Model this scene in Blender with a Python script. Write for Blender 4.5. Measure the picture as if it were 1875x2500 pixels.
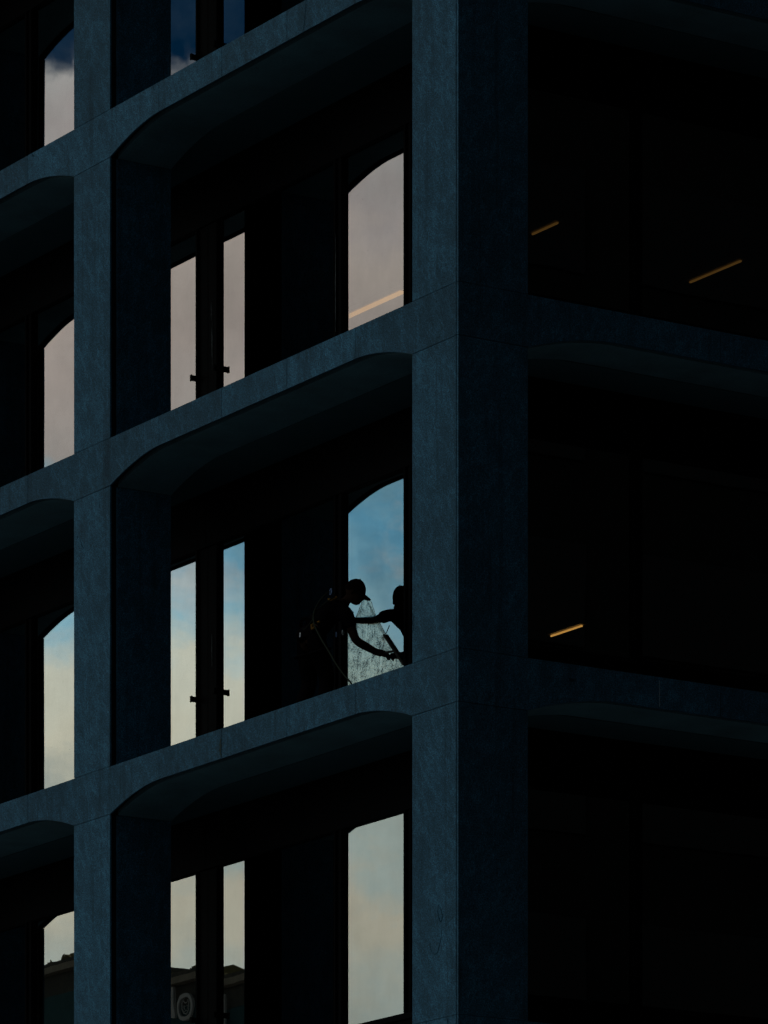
import bpy, bmesh, math, random
from mathutils import Vector, Matrix, noise
random.seed(7)
for _o in list(bpy.data.objects): bpy.data.objects.remove(_o)
SC = bpy.context.scene
COL = SC.collection
R = math.radians

# ------------------------------------------------------------------ camera
F, PX, HY = 12411.0, 937.5, 4370.0           # focal length, centre column and horizon row in photo pixels
EYE = 1.6
cam = bpy.data.cameras.new('camera')
camo = bpy.data.objects.new('camera', cam); COL.objects.link(camo)
camo.location = (0, 0, EYE); camo.rotation_euler = (R(90), 0, 0)
cam.sensor_fit = 'HORIZONTAL'; cam.sensor_width = 36.0; cam.lens = 36.0*F/1875.0
cam.shift_y = (HY-1250.0)/1875.0
cam.clip_start = 0.5; cam.clip_end = 6000
SC.camera = camo

# ------------------------------------------------------------------ world (dusk sky with cloud banks)
SUN_EL = 66.0                                # veiled sun, over the street on the left
w = bpy.data.worlds.new('World'); SC.world = w; w.use_nodes = True
nt = w.node_tree; nt.nodes.clear()
def N(t, **kw):
    n = nt.nodes.new(t)
    for k, v in kw.items(): setattr(n, k, v)
    return n
def L(a, b): nt.links.new(a, b)
def mth(op, a, b=None, c=None):
    n = N('ShaderNodeMath', operation=op)
    for i, v in enumerate((a, b, c)):
        if v is None: continue
        if isinstance(v, (int, float)): n.inputs[i].default_value = v
        else: L(v, n.inputs[i])
    return n.outputs[0]
def ramp(fac, stops, interp='LINEAR'):
    n = N('ShaderNodeValToRGB'); L(fac, n.inputs[0]); cr = n.color_ramp; cr.interpolation = interp
    while len(cr.elements) > 1: cr.elements.remove(cr.elements[-1])
    for i, (p, c) in enumerate(stops):
        e = cr.elements[0] if i == 0 else cr.elements.new(p)
        e.position = p; e.color = (c, c, c, 1) if isinstance(c, (int, float)) else (*c, 1)
    return n.outputs[0]
def mixc(f, a, b, mode='MIX'):
    n = N('ShaderNodeMix', data_type='RGBA', blend_type=mode)
    for i, v in ((0, f), (6, a), (7, b)):
        if isinstance(v, (int, float)): n.inputs[i].default_value = v
        elif isinstance(v, tuple): n.inputs[i].default_value = (*v, 1)
        else: L(v, n.inputs[i])
    return n.outputs[2]
def wnoise(vec, scale, detail=4, rough=.55, sx=(1, 1, 1)):
    m = N('ShaderNodeMapping'); L(vec, m.inputs[0]); m.inputs['Scale'].default_value = sx
    n = N('ShaderNodeTexNoise'); L(m.outputs[0], n.inputs['Vector']); n.inputs['Scale'].default_value = scale
    n.inputs['Detail'].default_value = detail; n.inputs['Roughness'].default_value = rough
    return n.outputs['Fac']
SKY_BLUE = (0.009, 0.10, 0.17)                # tint of the clear sky
tc = N('ShaderNodeTexCoord'); D = tc.outputs['Generated']
sep = N('ShaderNodeSeparateXYZ'); L(D, sep.inputs[0]); Z = sep.outputs['Z']
sky = N('ShaderNodeTexSky', sky_type='NISHITA', sun_disc=False)
sky.sun_elevation = R(SUN_EL); sky.sun_rotation = R(-111); sky.air_density = 1.0; sky.dust_density = 0.6; sky.ozone_density = 2.0
n1 = wnoise(D, 26, 5, .6, (1, 1, 1.6)); n2 = wnoise(D, 9, 3, .5, (1, 1, 2.5)); n3 = wnoise(D, 90, 4, .6, (1, 1, .5))
zz = mth('ADD', Z, mth('MULTIPLY', mth('SUBTRACT', n1, .5), .050))
zz = mth('ADD', zz, mth('MULTIPLY', mth('SUBTRACT', n3, .5), .012))
t = mth('DIVIDE', mth('SUBTRACT', zz, .12), .28)
# cloud cover by height above the horizon: haze bank, blue gap, grey bank, clear top
def P(z): return (z-.12)/.28
cov = ramp(t, [(0, 1), (P(.212), 1), (P(.226), .90), (P(.240), .80), (P(.248), .86), (P(.257), .97), (P(.313), 1), (P(.3205), .10), (P(.335), .02), (P(.345), 0), (P(.37), .25), (P(.39), .8)])
ccol = ramp(t, [(0, (.40, .47, .43)), (P(.152), (.56, .64, .60)), (P(.166), (.72, .68, .55)), (P(.172), (.72, .67, .54)), (P(.180), (.56, .65, .61)), (P(.19), (.62, .66, .60)), (P(.198), (.97, .92, .74)), (P(.214), (.92, .92, .78)), (P(.226), (.42, .76, .92)), (P(.240), (.22, .60, .88)),
                (P(.248), (.34, .62, .76)), (P(.256), (.54, .48, .45)), (P(.275), (.57, .48, .44)), (P(.292), (.62, .53, .48)), (P(.303), (.52, .46, .45)), (P(.316), (.52, .50, .49)), (P(.324), (.20, .28, .36)), (P(.345), (.10, .18, .28)), (P(.38), (.12, .16, .2))])
# the rest of the sky: broken grey-blue cloud
cov2 = ramp(n2, [(.38, .1), (.62, .9)])
hi = ramp(Z, [(.33, 0), (.42, 1)])
n4 = wnoise(D, 38, 5, .6, (1, 1, 1.2))
cov = mth('ADD', cov, mth('MULTIPLY', mth('MULTIPLY', cov, mth('SUBTRACT', 1.0, cov)), mth('MULTIPLY', mth('SUBTRACT', n4, .52), 8.0)))
cov = mth('MAXIMUM', mth('MINIMUM', cov, 1.0), 0.0)
cover = mixc(hi, cov, cov2); cloud = mixc(hi, ccol, (.17, .22, .18))
# loose white cloud in the blue gap, uneven light in the banks
pm1 = ramp(wnoise(D, 24, 6, .58, (1, 1, 1.5)), [(.53, 0), (.64, .9)]); gapm = ramp(t, [(P(.212), 0), (P(.226), 1), (P(.248), .8), (P(.258), 0), (P(.312), 0), (P(.32), .35), (P(.33), .1)])
cloud = mixc(mth('MULTIPLY', pm1, gapm), cloud, (.74, .80, .80))
uneven = ramp(wnoise(D, 30, 5, .6, (1, 1, 1.3)), [(.32, .86), (.68, 1.10)]); cloud = mixc(1.0, cloud, uneven, 'MULTIPLY')
# the west is bright, the sky dims away from it
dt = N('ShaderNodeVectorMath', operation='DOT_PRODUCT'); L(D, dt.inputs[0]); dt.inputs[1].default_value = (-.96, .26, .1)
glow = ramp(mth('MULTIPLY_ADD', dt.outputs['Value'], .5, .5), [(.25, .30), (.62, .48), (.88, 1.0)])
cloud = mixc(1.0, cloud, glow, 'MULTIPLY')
skyt = mixc(1.0, sky.outputs[0], SKY_BLUE, 'MULTIPLY')
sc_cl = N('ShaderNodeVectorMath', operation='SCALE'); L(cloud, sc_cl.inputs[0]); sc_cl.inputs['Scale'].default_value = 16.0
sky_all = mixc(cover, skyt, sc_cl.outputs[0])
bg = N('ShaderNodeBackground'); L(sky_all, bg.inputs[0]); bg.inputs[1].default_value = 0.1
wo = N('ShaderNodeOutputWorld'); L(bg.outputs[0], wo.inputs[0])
# ------------------------------------------------------------------ sun (veiled, from the left over the street)
sl = bpy.data.lights.new('sun', 'SUN'); sl.energy = 1.5; sl.angle = R(12); sl.color = (1.0, .96, .9)
so = bpy.data.objects.new('sun', sl); COL.objects.link(so)
_az, _el = R(201), R(SUN_EL)
sdir = Vector((math.cos(_az)*math.cos(_el), math.sin(_az)*math.cos(_el), math.sin(_el)))
so.rotation_euler = sdir.to_track_quat('Z', 'Y').to_euler()
SC.view_settings.view_transform = 'Standard'; SC.view_settings.look = 'None'
SC.view_settings.gamma = 1.0; SC.view_settings.use_curve_mapping = False
SC.view_settings.exposure = 0.0
SC.render.engine = 'CYCLES'
SC.cycles.max_bounces = 8; SC.cycles.transparent_max_bounces = 16; SC.cycles.caustics_reflective = False; SC.cycles.caustics_refractive = False
SC.cycles.use_denoising = True

# ------------------------------------------------------------------ materials
def mat(name, col, rough=.7, spec=.5, metal=0, build=None, emit=None):
    global nt
    m = bpy.data.materials.new(name); m.use_nodes = True; nt = m.node_tree
    b = nt.nodes['Principled BSDF']
    b.inputs['Base Color'].default_value = (*col, 1); b.inputs['Roughness'].default_value = rough
    b.inputs['Specular IOR Level'].default_value = spec; b.inputs['Metallic'].default_value = metal
    if emit: b.inputs['Emission Color'].default_value = (*emit[0], 1); b.inputs['Emission Strength'].default_value = emit[1]
    if build: build(b)
    return m
def pos(): return N('ShaderNodeNewGeometry').outputs['Position']
def bump(b, h, strength, dist):
    n = N('ShaderNodeBump'); L(h, n.inputs['Height']); n.inputs['Strength'].default_value = strength; n.inputs['Distance'].default_value = dist
    L(n.outputs[0], b.inputs['Normal'])
def granite(base, contrast=1.0):
    def f(b):
        p = pos()
        fine = ramp(wnoise(p, 95, 2, .7), [(.30, .25), (.45, .8), (.55, 1.15), (.70, 2.3)])
        mid = ramp(wnoise(p, 5, 6, .68), [(.3, .78), (.7, 1.22)])
        big = ramp(wnoise(p, .9, 3, .5, (1, 1, .5)), [(.3, .85), (.7, 1.13)])
        wash = ramp(wnoise(p, 6, 4, .6, (1, 1, .07)), [(.3, .87), (.55, 1.0), (.75, 1.1)])
        rot = N('ShaderNodeVectorRotate', rotation_type='X_AXIS'); L(p, rot.inputs['Vector']); rot.inputs['Angle'].default_value = .6
        veins = ramp(wnoise(rot.outputs[0], 4.5, 7, .62, (1, 1, .22)), [(.0, 1), (.455, .95), (.50, 1.32), (.535, .97), (.60, .90), (1, 1)])
        drip = ramp(wnoise(p, 14, 3, .5, (1, 1, .04)), [(.0, 1), (.56, 1), (.66, .78), (1, .6)])
        oi = N('ShaderNodeObjectInfo'); rnd = ramp(oi.outputs['Random'], [(0, .82), (1, 1.16)])
        pits = ramp(wnoise(p, 26, 2, .5), [(.0, 1), (.255, .4), (.29, 1), (1, 1)])
        c = mixc(1.0, (base[0], base[1], base[2]), fine, 'MULTIPLY')
        for q in (mid, big, wash, veins, drip, rnd, pits): c = mixc(1.0, c, q, 'MULTIPLY')
        L(c, b.inputs['Base Color'])
        bump(b, mth('ADD', wnoise(p, 160, 3, .7), mth('MULTIPLY', wnoise(p, 12, 3, .6), .6)), .35, .004)
    return f
ST = (.0125, .0475, .0800)
M = {}
M['granite'] = mat('blue_grey_granite', ST, .8, .10, build=granite(ST))
M['sawn'] = mat('sawn_stone_edge', (.10, .12, .12), .8, .2, build=granite((.09, .11, .12)))
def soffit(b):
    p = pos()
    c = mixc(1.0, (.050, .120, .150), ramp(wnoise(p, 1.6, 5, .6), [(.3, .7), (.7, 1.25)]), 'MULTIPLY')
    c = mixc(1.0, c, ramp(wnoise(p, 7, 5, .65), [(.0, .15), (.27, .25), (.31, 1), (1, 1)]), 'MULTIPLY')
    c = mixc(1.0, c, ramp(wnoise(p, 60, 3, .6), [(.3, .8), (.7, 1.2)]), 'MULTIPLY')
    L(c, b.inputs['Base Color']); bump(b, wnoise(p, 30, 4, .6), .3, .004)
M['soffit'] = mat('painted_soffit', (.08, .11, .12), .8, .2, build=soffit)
M['joint'] = mat('joint_sealant', (.006, .006, .007), .9, .1)
def dust(c0, c1, s=14):
    def f(b):
        p = pos(); L(mixc(wnoise(p, s, 5, .6), c0, c1), b.inputs['Base Color']); bump(b, wnoise(p, s*4, 3, .6), .15, .002)
    return f
M['soffit_shaded'] = mat('shaded_painted_soffit', (.02, .04, .05), .9, .05, build=dust((.022, .054, .068), (.034, .080, .098), 3))  # soffit colour turned down: the inward fade of light painted into the panels
M['metal'] = mat('black_painted_metal', (.004, .004, .005), .6, .015, build=dust((.0008, .0008, .001), (.0025, .0025, .0035)))
M['dark'] = mat('dark_slab_paint', (.008, .008, .009), .9, .02, build=dust((.002, .002, .0025), (.005, .005, .006), 4))
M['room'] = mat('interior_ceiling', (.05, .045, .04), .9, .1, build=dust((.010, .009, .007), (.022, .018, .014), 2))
M['drip'] = mat('white_drip', (.07, .075, .08), .9, .1, build=dust((.01, .01, .012), (.16, .17, .18), 70))
M['rust'] = mat('dark_stain', (.004, .018, .032), .9, .03)
M['brownstain'] = mat('brown_rust_wash', (.016, .026, .026), .9, .05)
M['lime'] = mat('lime_streak', (.16, .20, .23), .9, .05)
def glassmat(name, k, trans, wave, wscale, dirt=1.0):
    global nt
    m = bpy.data.materials.new(name); m.use_nodes = True; nt = m.node_tree; nt.nodes.clear()
    p = pos()
    fr = N('ShaderNodeFresnel'); fr.inputs[0].default_value = 1.52
    gb = N('ShaderNodeNewGeometry')
    fac = mth('MULTIPLY', mth('MINIMUM', mth('MULTIPLY', fr.outputs[0], k), 1.0), mth('SUBTRACT', 1.0, gb.outputs['Backfacing']))
    h = mth('ADD', wnoise(p, wscale, 2, .45, (1, 1, .55)), mth('MULTIPLY', wnoise(p, wscale*3.2, 2, .4, (1, 1, .35)), .08))
    bp = N('ShaderNodeBump'); L(h, bp.inputs['Height']); bp.inputs['Strength'].default_value = 1; bp.inputs['Distance'].default_value = wave
    smear = ramp(wnoise(p, 3, 6, .65, (1, 1, .7)), [(.3, .93), (.6, 1.0)])
    specks = ramp(wnoise(p, 55, 1, .5), [(.0, .35), (.17, .4), (.2, 1), (1, 1)])
    col = mixc(1.0, mixc(1.0, (.96, 1.0, .98), smear, 'MULTIPLY'), specks, 'MULTIPLY')
    g = N('ShaderNodeBsdfGlossy'); L(col, g.inputs['Color']); g.inputs['Roughness'].default_value = 0.0; L(bp.outputs[0], g.inputs['Normal'])
    tr = N('ShaderNodeBsdfTransparent'); tr.inputs[0].default_value = (*trans, 1)
    mx = N('ShaderNodeMixShader'); L(fac, mx.inputs[0]); L(tr.outputs[0], mx.inputs[1]); L(g.outputs[0], mx.inputs[2])
    o = N('ShaderNodeOutputMaterial'); L(mx.outputs[0], o.inputs[0])
    return m
M['glass'] = glassmat('solar_control_glass', 3.4, (.5, .47, .43), .00035, 1.2)
def soapmat():
    global nt
    m = bpy.data.materials.new('soapy_water'); m.use_nodes = True; nt = m.node_tree; nt.nodes.clear()
    p = pos()
    run = wnoise(p, 36, 4, .75, (1, 1, .13)); drops = wnoise(p, 85, 3, .85); big = wnoise(p, 9, 4, .65)
    # dark droplets and long runs in the foam, in uneven patches
    s = mth('ADD', mth('MULTIPLY', drops, .66), mth('ADD', mth('MULTIPLY', run, .22), mth('MULTIPLY', big, .36)))
    mask = ramp(s, [(.0, 1), (.55, 1), (.60, .40), (.67, .08), (1, 0)])
    bp = N('ShaderNodeBump'); L(mth('ADD', drops, run), bp.inputs['Height']); bp.inputs['Strength'].default_value = 1; bp.inputs['Distance'].default_value = .00025
    g = N('ShaderNodeBsdfGlossy'); g.inputs['Color'].default_value = (.215, .265, .255, 1); g.inputs['Roughness'].default_value = .03; L(bp.outputs[0], g.inputs['Normal'])
    d = N('ShaderNodeBsdfDiffuse'); d.inputs[0].default_value = (.006, .009, .010, 1)
    mx = N('ShaderNodeMixShader'); L(mask, mx.inputs[0]); L(g.outputs[0], mx.inputs[1]); L(d.outputs[0], mx.inputs[2])
    o = N('ShaderNodeOutputMaterial'); L(mx.outputs[0], o.inputs[0])
    return m
M['soap'] = soapmat()
M['lamp'] = mat('warm_light_tube', (.8, .6, .3), .6, emit=((1.0, .58, .16), 3.2))
M['lampbody'] = mat('lamp_housing', (.3, .28, .25), .5)
M['skin'] = mat('skin', (.03, .014, .009), .8, .02, build=dust((.010, .005, .0035), (.018, .009, .006), 30))
M['cloth'] = mat('black_cloth', (.006, .006, .007), 1.0, 0.0, build=dust((.0008, .0008, .001), (.002, .002, .0026), 60))
M['cap'] = mat('dark_cap_cloth', (.010, .006, .005), 1.0, 0.0, build=dust((.003, .002, .002), (.006, .004, .003), 60))
M['orange'] = mat('orange_webbing', (.42, .22, .03), .8, .05, build=dust((.045, .024, .004), (.08, .042, .006), 60))
M['blue'] = mat('blue_metal', (.08, .14, .3), .4, build=dust((.05, .1, .25), (.1, .18, .35), 60))
M['rope'] = mat('grey_green_rope', (.09, .11, .08), .95, .0, build=dust((.004, .006, .005), (.010, .013, .010), 90))
M['steel'] = mat('steel', (.25, .28, .32), .4, metal=.6, build=dust((.2, .22, .25), (.3, .32, .36), 60))
M['rubber'] = mat('brown_squeegee', (.022, .018, .014), .6, .2, build=dust((.016, .013, .01), (.028, .022, .017), 50))

# ------------------------------------------------------------------ mesh helpers (local frame: x = into building from the left front, y = along the left front)
BZ = math.atan2(.54166783, .84059262)
BLOC = Vector((.67071669, 45.86371781, 0))
BM = Matrix.Translation(BLOC) @ Matrix.Rotation(BZ, 4, 'Z')
def mesh(name, bm, material):
    bmesh.ops.recalc_face_normals(bm, faces=bm.faces)
    me = bpy.data.meshes.new(name); bm.to_mesh(me); bm.free()
    me.materials.append(M[material]); return me
def obj(name, me, parent=None, loc=(0, 0, 0), rot=(0, 0, 0)):
    o = bpy.data.objects.new(name, me); COL.objects.link(o)
    o.parent = parent; o.location = loc; o.rotation_euler = rot; return o
def thing(name, label, cat, loc=(0, 0, 0), rz=0, group=None):
    o = obj(name, None, None, loc, (0, 0, rz)); o['label'] = label; o['category'] = cat
    if group: o['group'] = group
    return o
def tag(o, label, cat, group=None, kind=None):
    if label: o['label'] = label
    if cat: o['category'] = cat
    if group: o['group'] = group
    if kind: o['kind'] = kind
    return o
def bbox(bm, x0, x1, y0, y1, z0, z1, bev=0):
    vs = [bm.verts.new(p) for p in ((x0, y0, z0), (x1, y0, z0), (x1, y1, z0), (x0, y1, z0), (x0, y0, z1), (x1, y0, z1), (x1, y1, z1), (x0, y1, z1))]
    fs = [bm.faces.new([vs[i] for i in q]) for q in ((3, 2, 1, 0), (4, 5, 6, 7), (0, 1, 5, 4), (1, 2, 6, 5), (2, 3, 7, 6), (3, 0, 4, 7))]
    if bev:
        es = list({e for f in fs for e in f.edges})
        bmesh.ops.bevel(bm, geom=es, offset=bev, segments=1, affect='EDGES')
    return bm
def box(name, m, *a, bev=0): return mesh(name, bbox(bmesh.new(), *a, bev=bev), m)
def sw(side, a0, a1, v0, v1): return (v0, v1, a0, a1) if side == 'L' else (a0, a1, v0, v1)
def boxs(name, m, side, a0, a1, v0, v1, z0, z1, bev=0): return box(name, m, *sw(side, a0, a1, v0, v1), z0, z1, bev=bev)
def prism(name, m, side, poly, v0, v1):
    bm = bmesh.new()
    def c(a, v, z): return (v, a, z) if side == 'L' else (a, v, z)
    A = [bm.verts.new(c(a, v0, z)) for a, z in poly]; B = [bm.verts.new(c(a, v1, z)) for a, z in poly]
    bm.faces.new(A); bm.faces.new(B[::-1]); n = len(poly)
    for i in range(n): bm.faces.new((A[i], A[(i+1) % n], B[(i+1) % n], B[i]))
    bmesh.ops.triangulate(bm, faces=[f for f in bm.faces if len(f.verts) > 4], ngon_method='EAR_CLIP')
    return mesh(name, bm, m)
def strip(name, m, side, prof, ztop, v0, v1):
    """solid between a flat top and a profile (a, z) that runs along the front"""
    bm = bmesh.new()
    def c(a, v, z): return bm.verts.new((v, a, z) if side == 'L' else (a, v, z))
    q = [(c(a, v0, z), c(a, v0, ztop), c(a, v1, z), c(a, v1, ztop)) for a, z in prof]
    for i in range(len(q)-1):
        A, B = q[i], q[i+1]
        for f in ((A[0], B[0], B[1], A[1]), (A[2], A[3], B[3], B[2]), (A[0], A[2], B[2], B[0]), (A[1], B[1], B[3], A[3])): bm.faces.new(f)
    for e in (q[0], q[-1]): bm.faces.new((e[0], e[1], e[3], e[2]))
    return mesh(name, bm, m)
def tube(bm, pts, rad, seg=6, closed=False):
    rings = []
    n = len(pts)
    for i, p in enumerate(pts):
        p = Vector(p); a = Vector(pts[(i-1) % n] if closed else pts[max(i-1, 0)]); b = Vector(pts[(i+1) % n] if closed else pts[min(i+1, n-1)])
        d = (b-a).normalized(); u = d.cross(Vector((0.13, 0.2, 1))).normalized(); v = d.cross(u)
        r = rad[i] if isinstance(rad, (list, tuple)) else rad
        rings.append([bm.verts.new(p+(u*math.cos(k*2*math.pi/seg)+v*math.sin(k*2*math.pi/seg))*r) for k in range(seg)])
    for i in range(n if closed else n-1):
        A, B = rings[i], rings[(i+1) % n]
        for k in range(seg): bm.faces.new((A[k], A[(k+1) % seg], B[(k+1) % seg], B[k]))
    if not closed: bm.faces.new(rings[0][::-1]); bm.faces.new(rings[-1])
    return bm
def smooth(me):
    for p in me.polygons: p.use_smooth = True
    return me
def unproj(px, py, v):
    """photo pixel -> local building point on the plane x = v (depth behind the left front)"""
    d = Vector(((px-PX)/F, 1.0, (HY-py)/F)); inv = BM.inverted()
    o = inv @ Vector((0, 0, EYE)); dl = inv.to_3x3() @ d
    k = (v-o.x)/dl.x
    return o+dl*k

# ------------------------------------------------------------------ ground
S = 3.308; T0 = 8.597; PER = 6.31; PW = .76; OP = 6.33; HB = .48; HT = .29; DEP = .71; GL = 1.37
LV = [T0+S*k for k in range(-1, 6)]          # tops of the stone beams
def ground_noise(c0, c1, s): return dust(c0, c1, s)
M['ground'] = mat('dark_ground', (.04, .045, .05), .9, .2, build=dust((.06, .065, .07), (.10, .11, .12), 1.5))
M['asphalt'] = mat('asphalt', (.045, .047, .05), .85, .3, build=dust((.035, .036, .04), (.055, .057, .06), 6))
M['paving'] = mat('paving', (.12, .125, .13), .8, .3, build=dust((.22, .23, .24), (.32, .33, .34), 3))
M['whiteline'] = mat('road_paint', (.5, .5, .48), .7, build=dust((.4, .4, .38), (.6, .6, .58), 8))
def flat(name, m, x0, x1, y0, y1, z, kind='structure'):
    bm = bmesh.new(); vs = [bm.verts.new(BM @ Vector(p)) for p in ((x0, y0, z), (x1, y0, z), (x1, y1, z), (x0, y1, z))]
    bm.faces.new(vs); o = obj(name, mesh(name, bm, m)); o['kind'] = kind; return o
flat('ground', 'ground', -2500, 2500, -2500, 2500, -.13)
flat('road', 'asphalt', -23, -5, -200, 300, -.126)
flat('road', 'asphalt', -5, 260, -36, -6, -.126)
o = obj('pavement', box('pavement', 'paving', -5, 60, -6, 60, -.13, 0.0)); o.location = BLOC; o.rotation_euler = (0, 0, BZ); o['kind'] = 'structure'
o = obj('pavement', box('pavement', 'paving', -36, -23, 20, 200, -.13, 0.0)); o.location = BLOC; o.rotation_euler = (0, 0, BZ); o['kind'] = 'structure'
for i in range(14): flat('road_marking', 'whiteline', -14.1, -13.9, -30+i*7, -27+i*7, -.122)

# ------------------------------------------------------------------ the office building
bld = thing('office_building', 'dark blue granite office building with deep piers, arched beams and black framed windows', 'building', BLOC, BZ)
def arc(a_from, a_to, z0, up, n=12):
    """haunch from the pier (z0) rising to z0+up at a_to"""
    return [(a_from+(a_to-a_from)*i/n, z0+up*(1-(1-i/n)**1.75)) for i in range(n+1)]
g = .003; HL = .975; UP = HB-HT
me = {}
for sd in 'LR':
    ft = .02 if sd == 'L' else .028           # front stone thickness
    c0 = .040 if sd == 'L' else 0.0           # where the corner stones begin
    # beam stones: block over the corner pier, block over a middle pier, straight stone
    poly = [(c0, -HB+g)]+arc(PW, PW+HL-g, -HB+g, UP-g)
    me[sd, 'bc'] = strip('beam_stone', 'granite', sd, poly, 0, 0, ft)
    q = -PER+OP                                # left edge of a middle pier relative to its bay index
    p0, p1 = q, PW
    poly = [(p0-(x-PW), z) for x, z in arc(PW, PW+HL-g, -HB+g, UP-g)[::-1]]+arc(PW, PW+HL-g, -HB+g, UP-g)
    me[sd, 'bm'] = strip('beam_stone', 'granite', sd, poly, 0, 0, ft)
    st = (OP-PW-2*HL)/3
    me[sd, 'bs'] = boxs('beam_stone', 'granite', sd, g, st-g, 0, ft, -HT, 0)
    # body of the beam behind the face stones, with a shadow gap between
    po = [(x, z) for x, z in arc(PW, PW+HL, -HB, UP)]+[(OP-(x-PW), z) for x, z in arc(PW, PW+HL, -HB, UP)[::-1]]
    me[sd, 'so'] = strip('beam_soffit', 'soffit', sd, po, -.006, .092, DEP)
    pg = [(x, z+.045) for x, z in po]
    me[sd, 'sg'] = strip('shadow_joint', 'joint', sd, pg, -.006, ft+.001, .090)
    H = S-HB
    me[sd, 'pc'] = boxs('pier_stone', 'granite', sd, c0, PW, 0, ft, g*1.5, H-g)
    me[sd, 'pm'] = boxs('pier_stone', 'granite', sd, p0, PW, 0, ft, g*1.5, H-g)
    me[sd, 'ps'] = boxs('pier_side_stone', 'granite', sd, PW-.025, PW, .084, DEP, g, H-g)
    me[sd, 'pl'] = boxs('pier_side_stone', 'granite', sd, p0, p0+.025, .084, DEP, g, H-g)
    me[sd, 'pk'] = boxs('pier_core', 'joint', sd, p0+.028, PW-.028, ft+.002, DEP-.004, -HB, H-.001)
me['ck'] = box('pier_core', 'joint', .030, PW-.028, .032, PW-.028, -HB, S-HB-.001)
NB = {'L': 3, 'R': 3}
def at(sd, j, z): return (0, j*PER, z) if sd == 'L' else (j*PER, 0, z)
for k, T in enumerate(LV):
    top = (k == len(LV)-1)
    obj('pier_core', me['ck'], bld, (0, 0, T)) if not top else None
    for sd in 'LR':
        for j in range(NB[sd]+1):
            obj('beam_stone', me[sd, 'bc' if j == 0 else 'bm'], bld, at(sd, j, T))
            if j < NB[sd]:
                for i in range(3):
                    d = PW+HL+i*st
                    lx = at(sd, j, T); obj('beam_stone', me[sd, 'bs'], bld, (lx[0], lx[1]+d, T) if sd == 'L' else (lx[0]+d, lx[1], T))
                obj('beam_soffit', me[sd, 'so'], bld, at(sd, j, T)); obj('shadow_joint', me[sd, 'sg'], bld, at(sd, j, T))
            if not top:
                obj('pier_stone', me[sd, 'pc' if j == 0 else 'pm'], bld, at(sd, j, T))
                obj('pier_side_stone', me[sd, 'ps'], bld, at(sd, j, T))
                if j: obj('pier_side_stone', me[sd, 'pl'], bld, at(sd, j, T)); obj('pier_core', me[sd, 'pk'], bld, at(sd, j, T))
# ground floor piers (tall, down to the pavement) and the sawn corner fillet
zt = LV[0]-HB
for sd in 'LR':
    for j in range(NB[sd]+1):
        a0 = (0.03 if j == 0 else PER*j-PER+OP); a1 = PER*j+PW
        obj('pier_base', boxs('pier_base', 'granite', sd, a0, a1, .0 if sd == 'R' else .001, DEP, 0, zt), bld)
# interior slabs, cores, ceilings
XE, YE = 18.5, 18.5
for k, T in enumerate(LV):
    obj('soffit_panel', box('soffit_panel', 'soffit_shaded', DEP+.002, 1.305, 1.31, YE, T-.300, T-.291), bld)
    obj('soffit_panel', box('soffit_panel', 'soffit_shaded', DEP+.002, XE, DEP+.002, 1.305, T-.300, T-.291), bld)
    obj('floor_slab', box('floor_slab', 'dark', DEP+.001, XE, DEP+.001, YE, T-.289, T-.012), bld)
    obj('ceiling', box('ceiling', 'room', GL+.15, XE-.1, GL+.15, YE-.1, T-.36, T-.292), bld)
obj('core_wall', box('core_wall', 'room', 11.5, 11.7, 11.5, YE, 0, LV[-1]-.4), bld)
obj('core_wall', box('core_wall', 'room', 11.5, XE, 11.3, 11.49, 0, LV[-1]-.4), bld)
obj('end_wall', box('end_wall', 'granite', .05, XE, YE+.05, YE+.35, 0, LV[-1]), bld)
obj('end_wall', box('end_wall', 'granite', XE+.05, XE+.35, .05, YE+.35, 0, LV[-1]), bld)
obj('parapet', box('parapet', 'granite', .2, XE, .2, YE, LV[-1]+.001, LV[-1]+.9), bld)
# ------------------------------------------------------------------ windows: frame, three panes, latches, sill
GZ0, GZ1 = .50, 2.455
def frame_mesh(sd, first):
    bm = bmesh.new(); MU = ((2.82, 2.952), (4.075, 4.217)) if sd == 'L' else ((2.90, 3.0),)
    def b(a0, a1, v0, v1, z0, z1): bbox(bm, *sw(sd, a0, a1, v0, v1), z0, z1, bev=.004)
    e0 = GL if first else 6.67-PER+.002
    e1 = 6.67
    b(e0, e1, GL-.045, GL+.05, GZ1, S-.294)             # head
    b(e0, e1, GL-.045, GL+.05, GZ0-.06, GZ0)            # bottom rail
    if first: b(GL, GL+.14, GL-.03, GL+.05, GZ0, GZ1)
    else: b(6.67-PER+.002, 6.882-PER-.03, GL-.02, GL+.05, GZ0, GZ1); b(6.882-PER-.03, 6.882-PER, GL-.045, GL+.05, GZ0, GZ1)
    for a0, a1 in MU:
        b(a0, a0+.035, GL-.045, GL+.05, GZ0, GZ1); b(a0+.035, a1-.035, GL-.02, GL+.05, GZ0, GZ1); b(a1-.035, a1, GL-.045, GL+.05, GZ0, GZ1)
    b(6.457, 6.487, GL-.045, GL+.05, GZ0, GZ1); b(6.487, 6.669, GL-.02, GL+.05, GZ0, GZ1)
    return mesh('frame', bm, 'metal')
PANES = {'L': [(.572, 2.82), (2.952, 4.075), (4.217, 6.457)], 'R': [(.572, 2.90), (3.0, 6.457)]}
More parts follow.
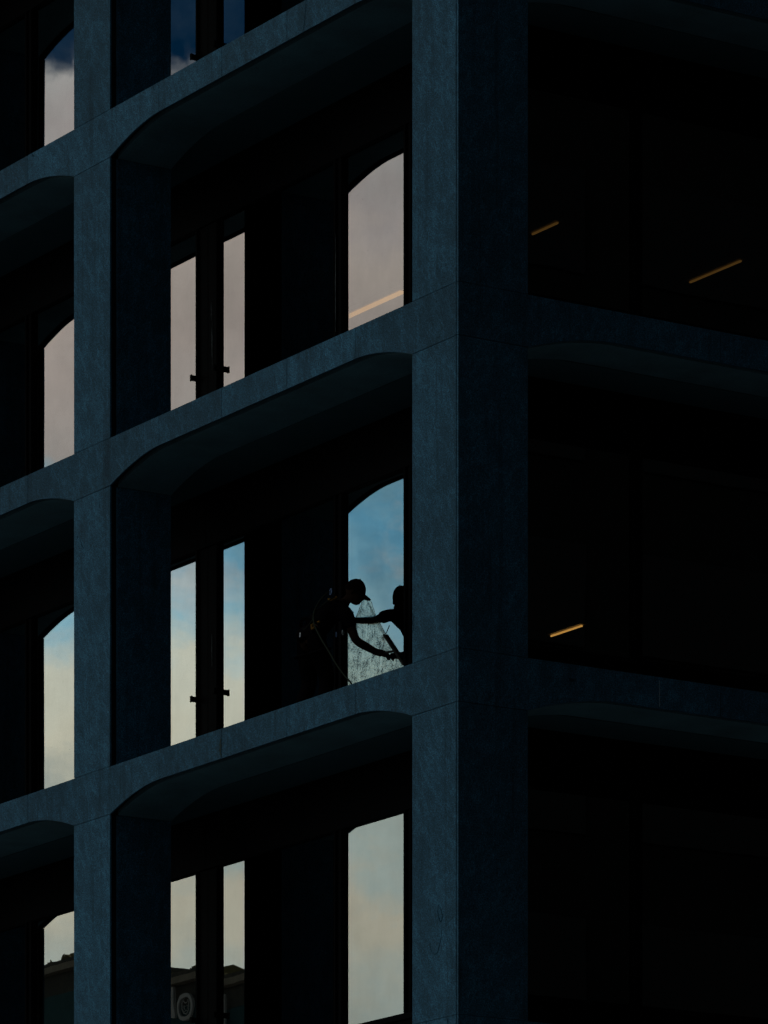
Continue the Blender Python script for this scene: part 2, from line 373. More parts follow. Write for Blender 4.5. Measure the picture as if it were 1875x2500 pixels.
# small set-in tilt of each pane (degrees): (level, bay, pane) -> (tilt, turn)
TILT = {(0, 0, 2): (0, .02), (1, 0, 2): (0, .02), (3, 1, 1): (.24, 0), (2, 0, 1): (-.02, 0), (1, 0, 1): (0, 0), (0, 0, 1): (.02, .03)}
for sd in 'LR':
    fm = {f: frame_mesh(sd, f) for f in (True, False)}
    pm = {}
    for i, (a0, a1) in enumerate(PANES[sd]):
        for f in (True, False):
            b0 = max(a0, GL+.14) if (i == 0 and f) else a0
            h = (b0+a1)/2
            pm[i, f] = (h, boxs('pane', 'glass', sd, b0-h-.012, a1-h+.012, 0, .008, GZ0-1.6-.012, GZ1-1.6+.012))
    sillm = {f: boxs('sill_panel', 'metal', sd, (GL if f else .362), 6.668, GL-.01, GL+.06, -.011, GZ0-.062) for f in (True, False)}
    lat = bbox(bmesh.new(), *sw(sd, -.015, .015, -.06, .0), -.026, .026)
    bbox(lat, *sw(sd, -.017, .017, -.072, -.0601), -.032, .032)
    latm = mesh('latch', lat, 'metal')
    for k, T in enumerate(LV[:-1]):
        for j in range(NB[sd]):
            f = (j == 0)
            win = obj('window', None, bld, at(sd, j, T))
            obj('frame', fm[f], win); obj('sill_panel', sillm[f], win)
            for i in range(len(PANES[sd])):
                h, pmsh = pm[i, f]
                tl, tn = TILT.get((k-1, j, i), (random.uniform(-.04, .04), random.uniform(-.012, .012))) if sd == 'L' else (0, 0)
                lx = (GL, h, 1.6) if sd == 'L' else (h, GL, 1.6)
                obj('pane', pmsh, win, lx, (0, R(tl), R(tn)) if sd == 'L' else (0, 0, 0))
            for a in (6.440, 6.882-PER+.015):
                if a < 1 and f: continue
                obj('latch', latm, win, (GL-.02, a, .93) if sd == 'L' else (a, GL-.02, .93))
# weather marks on stone and metal: thin flat marks just proud of the surface
def mark(name, pts, wd, m, v=-.002, nz=.4, x_of=None):
    """irregular streak through photo pixels on the plane x = v"""
    bm = bmesh.new(); P_ = [unproj(px, py, v) for px, py in pts]
    up = []; fine = []
    for i in range(len(P_)-1):
        for q in range(6): fine.append(P_[i].lerp(P_[i+1], q/6))
    fine.append(P_[-1]); n = len(fine); A = []; B = []
    for i, p in enumerate(fine):
        d = (fine[min(i+1, n-1)]-fine[max(i-1, 0)]).normalized(); s_ = Vector((0, d.z, -d.y))
        ww = wd*(.35+random.random()*1.3)*min(1, .3+2.5*min(i, n-1-i)/n); j_ = random.uniform(-nz, nz)*wd
        A.append(bm.verts.new(p+s_*(ww/2+j_))); B.append(bm.verts.new(p-s_*(ww/2-j_)))
    for i in range(n-1): bm.faces.new((A[i], A[i+1], B[i+1], B[i]))
    r_ = bmesh.ops.extrude_face_region(bm, geom=list(bm.faces)); vv = [e for e in r_['geom'] if isinstance(e, bmesh.types.BMVert)]
    bmesh.ops.translate(bm, verts=vv, vec=(.0012, 0, 0))
    return obj(name, mesh(name, bm, m), bld)
mark('crack', [(747, 0), (746, 25), (744, 48), (741, 72), (740, 84)], .008, 'rust')
mark('stain', [(1070, 2208), (1068, 2225), (1071, 2240), (1075, 2251), (1079, 2247), (1080, 2232), (1076, 2220), (1071, 2209)], .010, 'rust')
mark('stain', [(1077, 2262), (1078, 2285), (1073, 2305), (1068, 2325), (1060, 2332)], .006, 'rust')
mark('stain', [(1049, 2298), (1050, 2315), (1055, 2326)], .006, 'rust')
mark('stain', [(1005, 1492), (1010, 1505), (1007, 1520), (1010, 1535), (1004, 1548)], .008, 'rust')
mark('stain', [(195, 1313), (199, 1330), (206, 1342)], .008, 'rust'); mark('stain', [(242, 1222), (243, 1240)], .009, 'rust')
mark('stain', [(190, 1305), (186, 1320)], .010, 'rust'); mark('stain', [(372, 206), (377, 220)], .014, 'rust'); mark('stain', [(76, 374), (84, 384)], .014, 'rust')
mark('stain', [(1091, 2484), (1093, 2500)], .012, 'rust')
mark('rust_streak', [(538, 1798), (538, 1825), (539, 1848)], .030, 'brownstain')
for xs, y0, y1, vv, wd in ((516, 738, 782, GL-.024, .016), (518, 785, 905, GL-.024, .010), (517, 800, 870, GL-.024, .016), (517, 1548, 1628, GL-.024, .014),
                           (988, 498, 735, GL-.024, .010), (819, 570, 810, GL-.047, .007)):
    mark('white_drip', [(xs, y0+(y1-y0)*i/5) for i in range(6)], wd, 'drip', vv, .5)
# lime streak and crack on the right front (plane y = 0)
def mark_right(name, a, z0, z1, wd, m):
    bm = bmesh.new(); n = 12; A = []; B = []
    for i in range(n+1):
        z = z0+(z1-z0)*i/n; j_ = random.uniform(-.4, .4)*wd; ww = wd*(.4+random.random())
        A.append(bm.verts.new((a+j_+ww/2, -.002, z))); B.append(bm.verts.new((a+j_-ww/2, -.002, z)))
    for i in range(n): bm.faces.new((A[i], A[i+1], B[i+1], B[i]))
    r_ = bmesh.ops.extrude_face_region(bm, geom=list(bm.faces)); bmesh.ops.translate(bm, verts=[e for e in r_['geom'] if isinstance(e, bmesh.types.BMVert)], vec=(0, .0012, 0))
    return obj(name, mesh(name, bm, m), bld)
mark_right('lime_streak', 2.237, 11.905-.275, 11.905-.03, .007, 'lime')
mark_right('stain', 1.25, 11.905-.16, 11.905-.13, .05, 'rust')

# ------------------------------------------------------------------ strip lights inside
def lamp(a, b, z, ln, label, e, hw=.012):
    t_ = thing('strip_light', label, 'ceiling light', BM @ Vector((b, a, z)), BZ, 'strip lights inside the building')
    obj('housing', box('housing', 'lampbody', -.05, .05, -ln/2-.03, ln/2+.03, .035, .09), t_)
    o = obj('tube', box('tube', 'lamp', -hw, hw, -ln/2, ln/2, .012, .030, bev=.003), t_)
    me_ = o.data; m = M['lamp'].copy(); m.node_tree.nodes['Principled BSDF'].inputs['Emission Strength'].default_value = e; me_.materials.clear(); me_.materials.append(m)
    for s_ in (-1, 1): obj('hanger', box('hanger', 'lampbody', -.006, .006, s_*ln/3-.006, s_*ln/3+.006, .09, .14), t_)
lamp(5.97, 5.07, 18.05, .47, 'dim orange strip light behind the upper right window, beside the granite corner pier', .22)
lamp(6.225, 7.49, 18.05, .93, 'dim orange strip light near the right edge behind the upper right window', .22)
lamp(9.26, 5.04, 18.05, 1.16, 'pale strip light glowing through the arched bright window above the window cleaner', 1.3, .035)
lamp(9.25, 7.63, 14.75, .62, 'short bright yellow strip light behind the right window one floor lower', 1.9, .009)

# ------------------------------------------------------------------ across the street to the left (mirrored in the lowest windows)
M['teal'] = mat('teal_render', (.010, .034, .036), .8, .2, build=dust((.02, .075, .08), (.045, .13, .135), 3))
M['opp_dark'] = mat('dark_brick', (.04, .045, .045), .9, .1, build=dust((.05, .06, .06), (.16, .14, .11), 5))
M['tower'] = mat('black_tower_cladding', (.008, .009, .01), .9, .05, build=dust((.004, .005, .006), (.012, .012, .011), 5))
M['opp_stone'] = mat('tan_cornice_stone', (.12, .10, .075), .9, .1, build=dust((.25, .21, .16), (.5, .42, .32), 4))
M['letter'] = mat('pale_sign_letter', (.20, .19, .18), .7, build=dust((.5, .48, .46), (.7, .66, .6), 20))
M['pane_dark'] = mat('dark_window', (.003, .004, .005), .3, .08)
M['leaf'] = mat('roof_garden_leaf', (.035, .038, .018), .9, .1, build=dust((.08, .08, .04), (.30, .26, .14), 9))
opp = thing('shop_building', 'teal fronted building with a pale round sign, seen mirrored in the lowest windows', 'building', BLOC, BZ)
OX = -27.0
segs = ((52.3, 54.4, 18.75), (54.4, 58.6, 19.05), (58.6, 80, 20.0))
for y0, y1, zt_ in segs:
    dp0, dp1 = (y0-52.3)/1.62+.02, min(9, (y1-52.3)/1.62)      # the end wall runs back at a slant: a flatiron block
    bm = bmesh.new(); ft_ = [(OX, y0+.01), (OX, y1), (OX-dp1, y1), (OX-dp0, y0+.01)]
    lo_ = [bm.verts.new((x, y, 0)) for x, y in ft_]; hi_ = [bm.verts.new((x, y, zt_-.28)) for x, y in ft_]
    bm.faces.new(lo_); bm.faces.new(hi_)
    for i in range(4): bm.faces.new((lo_[i], lo_[(i+1) % 4], hi_[(i+1) % 4], hi_[i]))
    obj('wall', mesh('wall', bm, 'opp_dark'), opp)
    bm = bmesh.new(); dz = min(dp1, 1.5); rr = [(OX, zt_-.12), (OX-dz*.5, zt_+.12), (OX-dz, zt_-.12)]
    fr_ = [bm.verts.new((x, y0+.02, z)) for x, z in rr]; bk_ = [bm.verts.new((x, y1-.02, z)) for x, z in rr]
    bm.faces.new(fr_); bm.faces.new(bk_)
    for i in range(3): bm.faces.new((fr_[i], fr_[(i+1) % 3], bk_[(i+1) % 3], bk_[i]))
    obj('roof', mesh('roof', bm, 'leaf'), opp)
    obj('teal_panel', box('teal_panel', 'teal', OX+.002, OX+.05, y0+.1, y1-.1, 4.2, zt_-.75, bev=.01), opp)
    obj('cornice', box('cornice', 'opp_stone', OX-.3, OX+.22, y0+.02, y1-.02, zt_-.28, zt_-.14), opp)
    obj('parapet', box('parapet', 'opp_dark', OX-.3, OX+.1, y0+.03, y1-.03, zt_-.14, zt_-.02), opp)
    obj('band', box('band', 'opp_stone', OX+.003, OX+.14, y0+.05, y1-.05, 3.9, 4.15), opp)
    n = int((y1-y0)/3)
    for i in range(n):
        for fz in (6, 9.3, 12.6):
            yc = y0+(i+.5)*(y1-y0)/n
            wf = obj('window', box('window', 'opp_stone', OX+.051, OX+.10, yc-.75, yc+.75, fz, fz+1.9), opp)
            obj('pane', box('pane', 'pane_dark', OX+.101, OX+.11, yc-.62, yc+.62, fz+.12, fz+1.78), wf)
    for i in range(n):
        yc = y0+(i+.5)*(y1-y0)/n
        obj('shop_window', box('shop_window', 'pane_dark', OX+.01, OX+.05, yc-1.2, yc+1.2, .5, 3.5), opp)
def letter(nm, f):
    bm = bmesh.new(); f(bm); obj(nm, mesh(nm, bm, 'letter'), opp)
SX = OX+.12
def ringbm(bm, yc, zc, ry, rz, th, n=28):
    A = [[bm.verts.new((SX+dx, yc+(ry-q)*math.cos(2*math.pi*i/n), zc+(rz-q)*math.sin(2*math.pi*i/n))) for i in range(n)] for dx, q in ((0, 0), (0, th), (.06, th), (.06, 0))]
    for r_ in range(4):
        for i in range(n): bm.faces.new((A[r_][i], A[r_][(i+1) % n], A[(r_+1) % 4][(i+1) % n], A[(r_+1) % 4][i]))
letter('sign_letter', lambda bm: bbox(bm, SX, SX+.06, 55.46, 55.55, 18.05, 18.72))
letter('sign_letter', lambda bm: bbox(bm, SX, SX+.06, 55.66, 55.75, 18.00, 18.60))
letter('sign_letter', lambda bm: ringbm(bm, 54.98, 18.23, .36, .30, .085))
def emblem(bm):
    pts = [(-.15, .10), (-.11, .15), (-.04, .09), (.04, .09), (.11, .15), (.15, .10), (.14, -.04), (.07, -.13), (0, -.16), (-.07, -.13), (-.14, -.04)]
    tube(bm, [(SX+.03, 54.98+a, 18.23+b) for a, b in pts], .014, 5, True)
    for sy in (-1, 1): tube(bm, [(SX+.03, 54.98+sy*.03, 18.23+.02), (SX+.03, 54.98+sy*.08, 18.26), (SX+.03, 54.98+sy*.06, 18.18)], .010, 5)
    tube(bm, [(SX+.03, 54.93, 18.13), (SX+.03, 54.98, 18.16), (SX+.03, 55.03, 18.13)], .010, 5)
letter('sign_emblem', emblem)
letter('sign_letter', lambda bm: (bbox(bm, SX, SX+.06, 53.24, 53.33, 17.55, 18.30), ringbm(bm, 53.52, 17.76, .23, .22, .07)))
# roof garden shrubs
def shrub(x, y, z, r, label):
    bm = bmesh.new(); rnd = random.Random(int(x*77+y*13))
    tube(bm, [(0, 0, 0), (.03, .02, r*.5), (0, .05, r)], [.03, .02, .01], 5)
    trunk = mesh('trunk', bm, 'opp_dark')
    bm = bmesh.new()
    for i in range(420):
        d = Vector((rnd.gauss(0, 1), rnd.gauss(0, 1.6), rnd.gauss(0, .8))).normalized()*r*(.35+.65*rnd.random()**.5)*(1+.4*noise.noise(Vector((i*.1, y, 0))))
        p = Vector((d.x, d.y*1.5, d.z*.55+r*.55)); q = Vector((rnd.uniform(-1, 1), rnd.uniform(-1, 1), rnd.uniform(-1, 1))).normalized(); s_ = q.orthogonal().normalized()
        a = .05+.06*rnd.random()
        bm.faces.new([bm.verts.new(p+v) for v in (q*a, s_*a*.5, -q*a, -s_*a*.5)])
    t_ = thing('roof_shrub', label, 'shrub', BM @ Vector((x, y, z)), BZ, 'shrubs on the roof across the street')
    obj('trunk', trunk, t_); obj('crown', mesh('crown', bm, 'leaf'), t_)
for i, (y, r, q) in enumerate(((52.9, .22, 18.70), (53.9, .40, 18.70), (55.1, .34, 19.0), (56.4, .40, 19.0), (60.4, .45, 19.95), (61.6, .38, 19.95), (62.6, .5, 19.95))):
    shrub(OX-.25-.15*(i % 2), y, q-.10, r*.6, ['brown green shrub on the lowest roof step across the street', 'wide olive shrub by the roof step above the sign stem', 'small shrub right above the round sign', 'olive shrub left of the round sign on the middle roof step',
          'shrub at the near end of the highest roof step', 'low shrub in the middle of the highest roof step', 'widest shrub far along the highest roof step'][i])
# dark tower across the street to the right, mirrored in the right front
tw = thing('office_tower', 'tall dark office tower across the street, mirrored black in the right front', 'building', BLOC, BZ)
TY = -46.0
obj('wall', box('wall', 'tower', -30, 90, TY-20, TY, 0, 50), tw)
wm = box('window', 'pane_dark', 0, 3.6, .003, .08, 0, 2.2, bev=.03)
for i in range(23):
    for k in range(12): obj('window', wm, tw, (-28+i*5.0, TY, 2+k*3.9))
obj('cornice', box('cornice', 'tower', -30.3, 90.3, TY-20.3, TY+.3, 50.001, 50.8), tw)

# ------------------------------------------------------------------ the window cleaner
def zz1(X, Y): return 700+X/3.687, 1350+Y/3.687
def U(X, Y, v): px, py = zz1(X, Y); return unproj(px, py, v)
def skin(name, chains, m, levels=2, keep=False):
    """chains: list of lists of (point, radius); points shared between chains are merged"""
    vs, es, rad = [], [], []
    def idx(p, r):
        for i, q in enumerate(vs):
            if (q-p).length < 1e-4: rad[i] = max(rad[i], r) if not isinstance(r, tuple) else r; return i
        vs.append(Vector(p)); rad.append(r); return len(vs)-1
    for ch in chains:
        pr = None
        for p, r in ch:
            i = idx(Vector(p), r)
            if pr is not None: es.append((pr, i))
            pr = i
    me_ = bpy.data.meshes.new(name); me_.from_pydata([tuple(v) for v in vs], es, [])
    o = bpy.data.objects.new(name, me_); COL.objects.link(o)
    mo = o.modifiers.new('s', 'SKIN'); sd_ = me_.skin_vertices[0].data
    for i, r in enumerate(rad): sd_[i].radius = r if isinstance(r, tuple) else (r, r)
    sd_[0].use_root = True; mo.use_smooth_shade = True; mo.branch_smoothing = .6
    sb = o.modifiers.new('b', 'SUBSURF'); sb.levels = levels; sb.render_levels = levels
    dg = bpy.context.evaluated_depsgraph_get(); out = bpy.data.meshes.new_from_object(o.evaluated_get(dg))
    bpy.data.objects.remove(o); out.materials.clear(); out.materials.append(M[m]); out.name = name
    return smooth(out)
LEDGE = T0+S
hip = U(205, 735, .66)
sp1 = U(290, 640, .78); sp2 = U(375, 555, .90); chest = U(455, 500, .99)
neck = U(535, 432, 1.07); headc = U(612, 352, 1.10)
shR = U(535, 545, .93); elR = U(622, 790, 1.00); wrR = U(800, 890, 1.22); haR = U(868, 905, 1.29)
shL = U(395, 468, 1.02)+Vector((0, .02, 0)); elL = U(470, 560, 1.16); wrL = U(500, 588, 1.28); haL = U(515, 588, 1.335)
hL = hip+Vector((0, .10, -.04)); hR = hip+Vector((0, -.10, -.04))
def leg(h, dy, dx):
    k = Vector((h.x+.10+dx*.3, h.y+dy*.5, (h.z+LEDGE)/2+.03)); a = Vector((h.x-.02+dx, h.y+dy, LEDGE+.09)); toe = a+Vector((.17, 0, -.055))
    return k, a, toe
kR, aR, tR = leg(hR, -.05, .08); kL, aL, tL = leg(hL, .08, -.02)
body_ch = [[(hip, (.13, .11)), (sp1, (.125, .12)), (sp2, (.135, .13)), (chest, (.13, .12)), (neck, .058), (headc, .05)],
           [(chest, (.13, .12)), (shR, .066), (shR.lerp(elR, .45), .056), (elR, .047), (elR.lerp(wrR, .35), .049), (wrR, .037), (haR, .044)],
           [(chest, (.13, .12)), (shL, .066), (shL.lerp(elL, .5), .054), (elL, .046), (wrL, .036), (haL, .030)],
           [(hip, (.13, .11)), (hR, .095), (hR.lerp(kR, .5), .083), (kR, .062), (kR.lerp(aR, .4), .058), (aR, .04)],
           [(hip, (.13, .11)), (hL, .095), (hL.lerp(kL, .5), .083), (kL, .062), (kL.lerp(aL, .4), .058), (aL, .04)]]
pcen = Vector((hip.x, hip.y, LEDGE))
pers = thing('person', 'person in black with a cap leaning to the bright arched pane with a squeegee', 'person', BM @ pcen, BZ)
def padd(name, me_, m=None): 
    me_.transform(Matrix.Translation(-pcen)); return obj(name, me_, pers)
# bare body: base skin + head + hands in one mesh
bmB = bmesh.new(); bmB.from_mesh(skin('body', [[(p, (r[0]*.93, r[1]*.93) if isinstance(r, tuple) else r*.93) for p, r in ch] for ch in body_ch], 'skin'))
# head: face looks along fwd, tilted down
fwd = (U(760, 420, 1.22)-headc).normalized(); side = fwd.cross(Vector((0, 0, 1))).normalized(); up = side.cross(fwd).normalized()
def H3(f_, s_, u_): return headc+fwd*f_+side*s_+up*u_
def head_pt(th, ph):
    # th: from crown, ph: around from the face
    x = math.cos(ph)*math.sin(th); y = math.sin(ph)*math.sin(th); z = math.cos(th)
    fx = x*.098+.0; sy = y*.074; uz = z*.112
    if z < 0: sy *= 1-.30*(-z); fx = fx*(1-.18*(-z))+(.022*(-z) if x > -.2 else .03*-z)       # jaw
    if z < -.2 and x > .1: fx += .016*min(1, (-z-.2)*2); uz -= .014*max(0, x)                   # beard and chin
    if x > .75 and abs(y) < .3 and -.35 < z < .12: fx += .020*(1-abs(y)/.3)*(1-abs(z+.18)/.3 if abs(z+.18) < .3 else 0)  # nose
    if x > .6 and -.02 < z < .22 and .18 < abs(y) < .55: fx -= .007                              # eye sockets
    return H3(fx, sy, uz)
NT, NP = 26, 36
g_ = [[bmB.verts.new(head_pt(math.pi*(i+.5)/NT, 2*math.pi*j/NP)) for j in range(NP)] for i in range(NT)]
for i in range(NT-1):
    for j in range(NP): bmB.faces.new((g_[i][j], g_[i][(j+1) % NP], g_[i+1][(j+1) % NP], g_[i+1][j]))
bmB.faces.new(g_[0]); bmB.faces.new(g_[-1][::-1])
for s_ in (-1, 1):                           # ears
    r_ = bmesh.ops.create_uvsphere(bmB, u_segments=10, v_segments=8, radius=1, matrix=Matrix.Translation(H3(-.008, s_*.078, -.01)) @ Matrix((fwd*.018, side*.009, up*.032)).transposed().to_4x4())
    for e_ in (.032,):                       # eyes
        bmesh.ops.create_uvsphere(bmB, u_segments=8, v_segments=6, radius=.011, matrix=Matrix.Translation(H3(.083, s_*e_, .010)))
tube(bmB, [H3(.094, -.022, -.062), H3(.101, 0, -.060), H3(.094, .022, -.062)], .005, 6)      # mouth
def finger(bm, pts, r): tube(bm, pts, [r, r*1.02, r*.92, r*.6], 7)
# right hand closed on the squeegee handle
hd = (haR-wrR).normalized(); grip = (U(1050, 1010, 1.33)-U(868, 730, 1.33)).normalized()
pal = hd.cross(grip).normalized()
bmesh.ops.create_uvsphere(bmB, u_segments=12, v_segments=10, radius=1, matrix=Matrix.Translation(haR+hd*.004) @ Matrix((hd*.050, pal*.028, grip*.046)).transposed().to_4x4())
for q in range(4):
    b0 = haR+grip*(-.030+.020*q)+hd*.030; ln = (.9, 1.0, .95, .75)[q]
    finger(bmB, [b0, b0+hd*.030*ln+pal*.006, b0+hd*.040*ln+pal*.030, b0+hd*.012*ln+pal*.040], .0125)
tb = haR-grip*.026; finger(bmB, [tb, tb-grip*.022+hd*.016+pal*.012, tb-grip*.018+hd*.040+pal*.022, tb-grip*.008+hd*.058+pal*.026], .0105)
# left hand flat on the glass
hd2 = (Vector((0, .25, .9))).normalized(); sd2 = Vector((0, 1, -.27)).normalized(); gl = Vector((1, 0, 0))
for q in range(4):
    b0 = haL+sd2*(-.030+.020*q)+hd2*.035; ln = (.85, 1.0, .95, .75)[q]
    finger(bmB, [b0-hd2*.02, b0+hd2*.03*ln, b0+hd2*.055*ln+gl*.008, b0+hd2*.078*ln+gl*.010], .009)
tb = haL-sd2*.028; finger(bmB, [tb, tb-sd2*.022+hd2*.012, tb-sd2*.034+hd2*.030, tb-sd2*.040+hd2*.050], .0105)
mB = bpy.data.meshes.new('body'); bmesh.ops.recalc_face_normals(bmB, faces=bmB.faces); bmB.to_mesh(mB); bmB.free(); mB.materials.append(M['skin']); smooth(mB)
padd('body', mB)
grow = lambda ch, k: [(p, (r[0]+k, r[1]+k) if isinstance(r, tuple) else r+k) for p, r in ch]
sl_R = shR.lerp(elR, .62); sl_L = shL.lerp(elL, .7)
shirt = skin('shirt', [grow([(hip.lerp(sp1, .3), (.128, .115)), (sp1, (.125, .12)), (sp2, (.135, .13)), (chest, (.13, .12)), (chest.lerp(neck, .72), .060)], .012),
                       grow([(chest, (.13, .12)), (shR, .066), (shR.lerp(elR, .3), .060), (sl_R, .054)], .011), grow([(chest, (.13, .12)), (shL, .066), (shL.lerp(elL, .4), .056), (sl_L, .052)], .011)], 'cloth')
padd('shirt', shirt)
tail = hip-(sp1-hip).normalized()*.085+Vector((0, 0, -.02))
tro = skin('trousers', [grow([(tail, (.10, .09)), (hip, (.14, .125)), (hip.lerp(sp1, .35), (.125, .112))], .016), grow([(hip, (.13, .115)), (hR, .095), (hR.lerp(kR, .5), .083), (kR, .064), (kR.lerp(aR, .5), .060), (aR, .052)], .014), grow([(hip, (.13, .115)), (hL, .095), (hL.lerp(kL, .5), .083), (kL, .064), (kL.lerp(aL, .5), .060), (aL, .052)], .014)], 'cloth')
padd('trousers', tro)
for a_, t_ in ((aR, tR), (aL, tL)):
    padd('shoe', skin('shoe', [[(a_+Vector((-.05, 0, -.045)), .040), (a_+Vector((.03, 0, -.04)), .045), (t_+Vector((-.03, 0, 0)), .040), (t_+Vector((.03, 0, -.008)), .026)]], 'cloth'))
# cap with peak
bmC = bmesh.new(); NC = 30
def cap_pt(i, j, k=1.0):
    th = math.pi*.56*i/12; ph = 2*math.pi*j/NC; x = math.cos(ph)*math.sin(th); y = math.sin(ph)*math.sin(th); z = math.cos(th)
    return H3(x*.108*k-.004, y*.085*k, z*.122*k+.008)
cg = [[bmC.verts.new(cap_pt(i, j)) for j in range(NC)] for i in range(1, 13)]
top_ = bmC.verts.new(cap_pt(0, 0))
for j in range(NC):
    bmC.faces.new((top_, cg[0][j], cg[0][(j+1) % NC]))
    for i in range(11): bmC.faces.new((cg[i][j], cg[i][(j+1) % NC], cg[i+1][(j+1) % NC], cg[i+1][j]))
r_ = bmesh.ops.create_uvsphere(bmC, u_segments=8, v_segments=6, radius=.008, matrix=Matrix.Translation(H3(-.004, 0, .130)))
capm = bpy.data.meshes.new('cap'); bmC.to_mesh(capm); bmC.free(); capm.materials.append(M['cap']); smooth(capm)
capo = padd('cap', capm)
bmP = bmesh.new(); A = []; Bq = []
for q in range(13):
    ph = -1.15+2.3*q/12
    A.append((.100*math.cos(ph), .083*math.sin(ph))); Bq.append((.100*math.cos(ph)+.078*max(0, math.cos(ph*1.25))**.6, .080*math.sin(ph)))
for dz_ in (0, .006):
    vA = [bmP.verts.new(H3(a, b, .018+dz_-.012*abs(b)/.08)) for a, b in A]; vB = [bmP.verts.new(H3(a, b, -.004+dz_-.022*abs(b)/.08)) for a, b in Bq]
    for q in range(12): bmP.faces.new((vA[q], vA[q+1], vB[q+1], vB[q]))
    if dz_ == 0: lo = (vA, vB)
    else:
        for q in range(12): bmP.faces.new((lo[1][q], lo[1][q+1], vB[q+1], vB[q]))
pk = mesh('peak', bmP, 'cap'); pk.transform(Matrix.Translation(-pcen)); obj('peak', pk, capo)
bmS = bmesh.new(); tube(bmS, [H3(-.100, -.02, .030), H3(-.122, -.008, .020), H3(-.128, .004, .004), H3(-.112, .016, -.010)], .007, 6)
stp = mesh('strap', bmS, 'cap'); stp.transform(Matrix.Translation(-pcen)); obj('strap', stp, capo)
# harness: webbing, buckles, carabiners, hanging tools
har = obj('harness', None, pers)
def hadd(name, bm, m): q = mesh(name, bm, m); q.transform(Matrix.Translation(-pcen)); return obj(name, q, har)
def ringpts(c, ax1, ax2, r1, r2, n=18): return [c+ax1*r1*math.cos(2*math.pi*i/n)+ax2*r2*math.sin(2*math.pi*i/n) for i in range(n)]
axs = (chest-hip).normalized(); ay = Vector((0, 1, 0)); az_ = axs.cross(ay).normalized()
b = bmesh.new(); tube(b, ringpts(hip.lerp(sp1, .35), ay, az_, .158, .146), .017, 6, True); hadd('belt', b, 'cloth')
for hh, kk in ((hR, kR), (hL, kL)):
    d_ = (kk-hh).normalized(); s1 = d_.cross(ay).normalized(); b = bmesh.new(); tube(b, ringpts(hh.lerp(kk, .35), ay, s1, .108, .108), .014, 6, True); hadd('leg_loop', b, 'cloth')
b = bmesh.new(); tube(b, [U(375, 412, .86), U(385, 425, .84), U(405, 420, .84), U(455, 396, .86)], [.010, .014, .014, .011], 6); hadd('webbing', b, 'orange')
b = bmesh.new(); tube(b, [U(278, 625, .62), U(298, 618, .62)], .011, 6); hadd('webbing', b, 'orange')
b = bmesh.new(); tube(b, ringpts(U(240, 660, .60), Vector((0, 1, 0)), Vector((0, 0, 1)), .020, .024, 12), .009, 6, True); tube(b, [U(222, 640, .60), U(225, 690, .60)], .008, 5); hadd('pulley', b, 'orange')
b = bmesh.new(); tube(b, ringpts(U(395, 350, .80), Vector((0, 1, .3)).normalized(), Vector((0, -.3, 1)).normalized(), .017, .028, 12), .005, 6, True); hadd('carabiner', b, 'blue')
b = bmesh.new(); tube(b, ringpts(U(120, 738, .55), Vector((0, 1, 0)), Vector((0, 0, 1)), .008, .020, 12), .004, 6, True); hadd('carabiner', b, 'steel')
b = bmesh.new(); tube(b, ringpts(U(445, 735, .90), Vector((0, 1, 0)), Vector((0, 0, 1)), .010, .024, 12), .004, 6, True); hadd('carabiner', b, 'blue')
# lanyard hanging in front of the chest
c0_ = chest+Vector((.09, .10, -.06))
b = bmesh.new(); tube(b, [c0_, c0_+Vector((.05, .01, -.12)), c0_+Vector((.055, .01, -.30)), c0_+Vector((.05, .0, -.42))], .0045, 5); hadd('lanyard', b, 'rope')
b = bmesh.new(); tube(b, ringpts(c0_+Vector((.055, .025, -.13)), Vector((0, 1, 0)), Vector((0, 0, 1)), .011, .024, 12), .005, 6, True); hadd('carabiner', b, 'steel')

# squeegee held against the glass
SQ0, SQ1 = U(872, 735, GL-.020), U(1048, 1005, GL-.020)
sqm = SQ0.lerp(SQ1, .5); SQO = sqm.copy()
sq = thing('squeegee', 'long dark window squeegee pressed on the wet pane at an angle in the outstretched hand', 'squeegee', BM @ SQO, BZ)
def qadd(name, bm, m): q = mesh(name, bm, m); q.transform(Matrix.Translation(-SQO)); return obj(name, q, sq)
b = bmesh.new(); tube(b, [SQ0, SQ0.lerp(SQ1, .03), SQ0.lerp(SQ1, .97), SQ1], [.010, .0125, .0125, .010], 8); qadd('channel', b, 'rubber')
gdir = (SQ1-SQ0).normalized(); b = bmesh.new(); A0 = SQ0+Vector((.008, 0, 0)); B0 = SQ1+Vector((.008, 0, 0)); pr = gdir.cross(Vector((1, 0, 0))).normalized()*.004
vs_ = [b.verts.new(p) for p in (A0-pr, B0-pr, B0+pr, A0+pr, A0-pr+Vector((.010, 0, 0)), B0-pr+Vector((.010, 0, 0)), B0+pr+Vector((.010, 0, 0)), A0+pr+Vector((.010, 0, 0)))]
for q in ((3, 2, 1, 0), (4, 5, 6, 7), (0, 1, 5, 4), (1, 2, 6, 5), (2, 3, 7, 6), (3, 0, 4, 7)): b.faces.new([vs_[i] for i in q])
qadd('blade', b, 'rubber')
hq = SQ0.lerp(SQ1, .55); b = bmesh.new(); tube(b, [hq, hq.lerp(haR, .4)+Vector((-.01, 0, 0)), haR+(haR-hq).normalized()*.04], [.010, .013, .015], 8); qadd('handle', b, 'rubber')

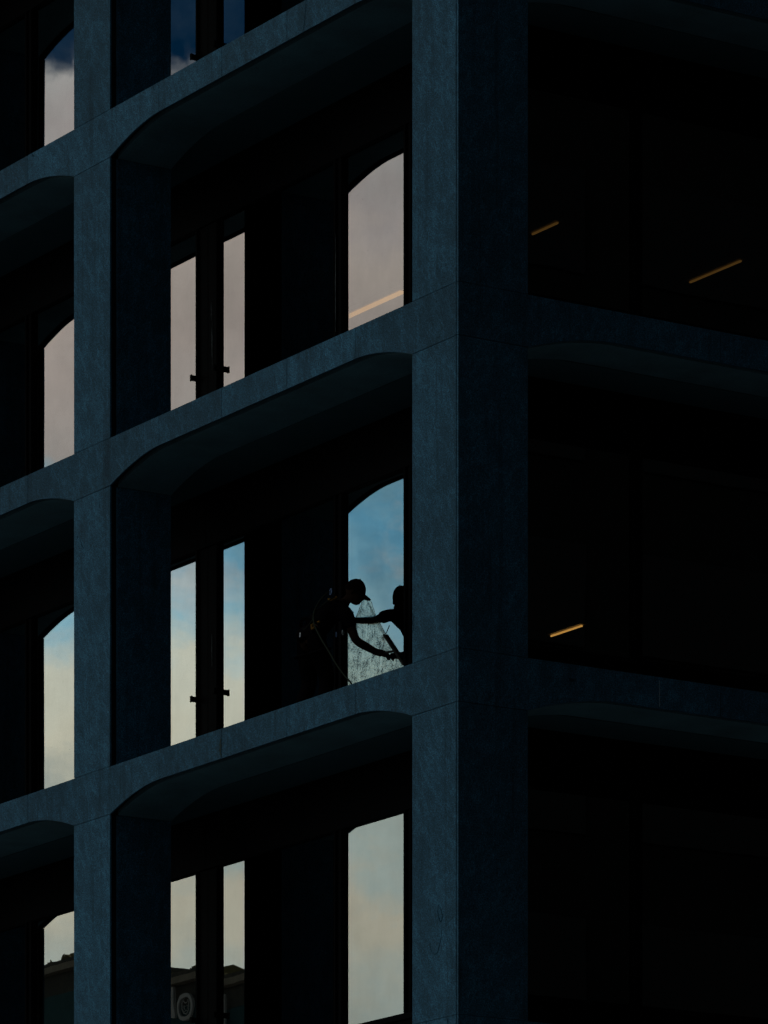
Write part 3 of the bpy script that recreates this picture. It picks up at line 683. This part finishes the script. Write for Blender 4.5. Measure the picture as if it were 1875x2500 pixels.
# ropes
rp = [U(385, 345, .80), U(340, 385, .74), U(300, 430, .70), U(262, 495, .66), U(243, 545, .62), U(240, 600, .58), U(255, 665, .54), U(310, 775, .48), U(380, 890, .42), U(450, 1010, .36), U(520, 1105, .30), U(580, 1172, .25), U(600, 1215, .22)]
def catmull(p, n=5):
    out = []
    for i in range(len(p)-1):
        a, b_, c, d = p[max(i-1, 0)], p[i], p[i+1], p[min(i+2, len(p)-1)]
        for q in range(n):
            t_ = q/n; out.append(.5*((2*b_)+(c-a)*t_+(2*a-5*b_+4*c-d)*t_*t_+(3*b_-a-3*c+d)*t_**3))
    return out+[p[-1]]
def rope(pts, r, label, m):
    o0 = pts[-1].copy(); b = bmesh.new(); tube(b, catmull(pts), r, 6); q = smooth(mesh('safety_rope', b, m)); q.transform(Matrix.Translation(-o0))
    o = obj('safety_rope', q, None, BM @ o0, (0, 0, BZ)); return tag(o, label, 'rope')
e_ = rp[-1].copy(); e_.z = LEDGE+.012; rp[-1] = e_; rp += [Vector((.30, e_.y-.25, LEDGE+.012)), Vector((.42, e_.y-.5, LEDGE+.012))]
rope(rp, .0085, 'long dark rope curving from the cleaner\'s shoulders down past the bright pane to the ledge', 'rope')
rope([U(430, 395, .84), U(360, 440, .74), U(300, 490, .70), U(262, 530, .66), U(238, 590, .60), U(205, 640, .56), U(165, 685, .54), U(150, 688, .54)], .006, 'thin knotted rope from the cleaner\'s back to the hip carabiner', 'rope')

# soapy water on the pane
def z4(X, Y, v): return unproj(850+X/8.85, 1400+Y/8.85, v)
edge = [(345, 475), (385, 490), (430, 520), (462, 560), (490, 600), (515, 670), (538, 735), (560, 800), (583, 890), (598, 980), (612, 1080), (632, 1140), (655, 1185), (705, 1255), (760, 1310), (900, 1560), (1060, 1800), (1178, 1980),
        (1186, 2300), (500, 2400), (-60, 2600), (-60, 1250), (60, 1180), (140, 1060), (190, 940), (230, 830), (262, 720), (285, 640), (305, 560), (325, 500)]
vf = GL-.0022
P2 = [z4(X, Y, vf) for X, Y in edge]
for p in P2: p.z = max(p.z, LEDGE+GZ0+.002); p.y = min(max(p.y, 2.957), 4.070)
P3 = []
for i, p in enumerate(P2):
    q = P2[(i+1) % len(P2)]
    for s_ in range(4):
        t_ = p.lerp(q, s_/4); w_ = .004 if (p.z > LEDGE+GZ0+.01 and 2.96 < p.y < 4.065) else 0
        P3.append(t_+Vector((0, random.uniform(-1, 1)*w_, random.uniform(-1, 1)*w_)))
cen = Vector((GL-.0022, 3.55, LEDGE+GZ0))
b = bmesh.new(); fv = [b.verts.new(p-cen) for p in P3]; fc = b.faces.new(fv)
bmesh.ops.triangulate(b, faces=[fc], ngon_method='EAR_CLIP'); r_ = bmesh.ops.extrude_face_region(b, geom=list(b.faces)); bmesh.ops.translate(b, verts=[q for q in r_['geom'] if isinstance(q, bmesh.types.BMVert)], vec=(.0008, 0, 0))
so_ = obj('soapy_water', mesh('soapy_water', b, 'soap'), None, BM @ cen, (0, 0, BZ))
tag(so_, 'grey speckled soapy water running down the pane beside the window cleaner', 'soapy water', kind='stuff')
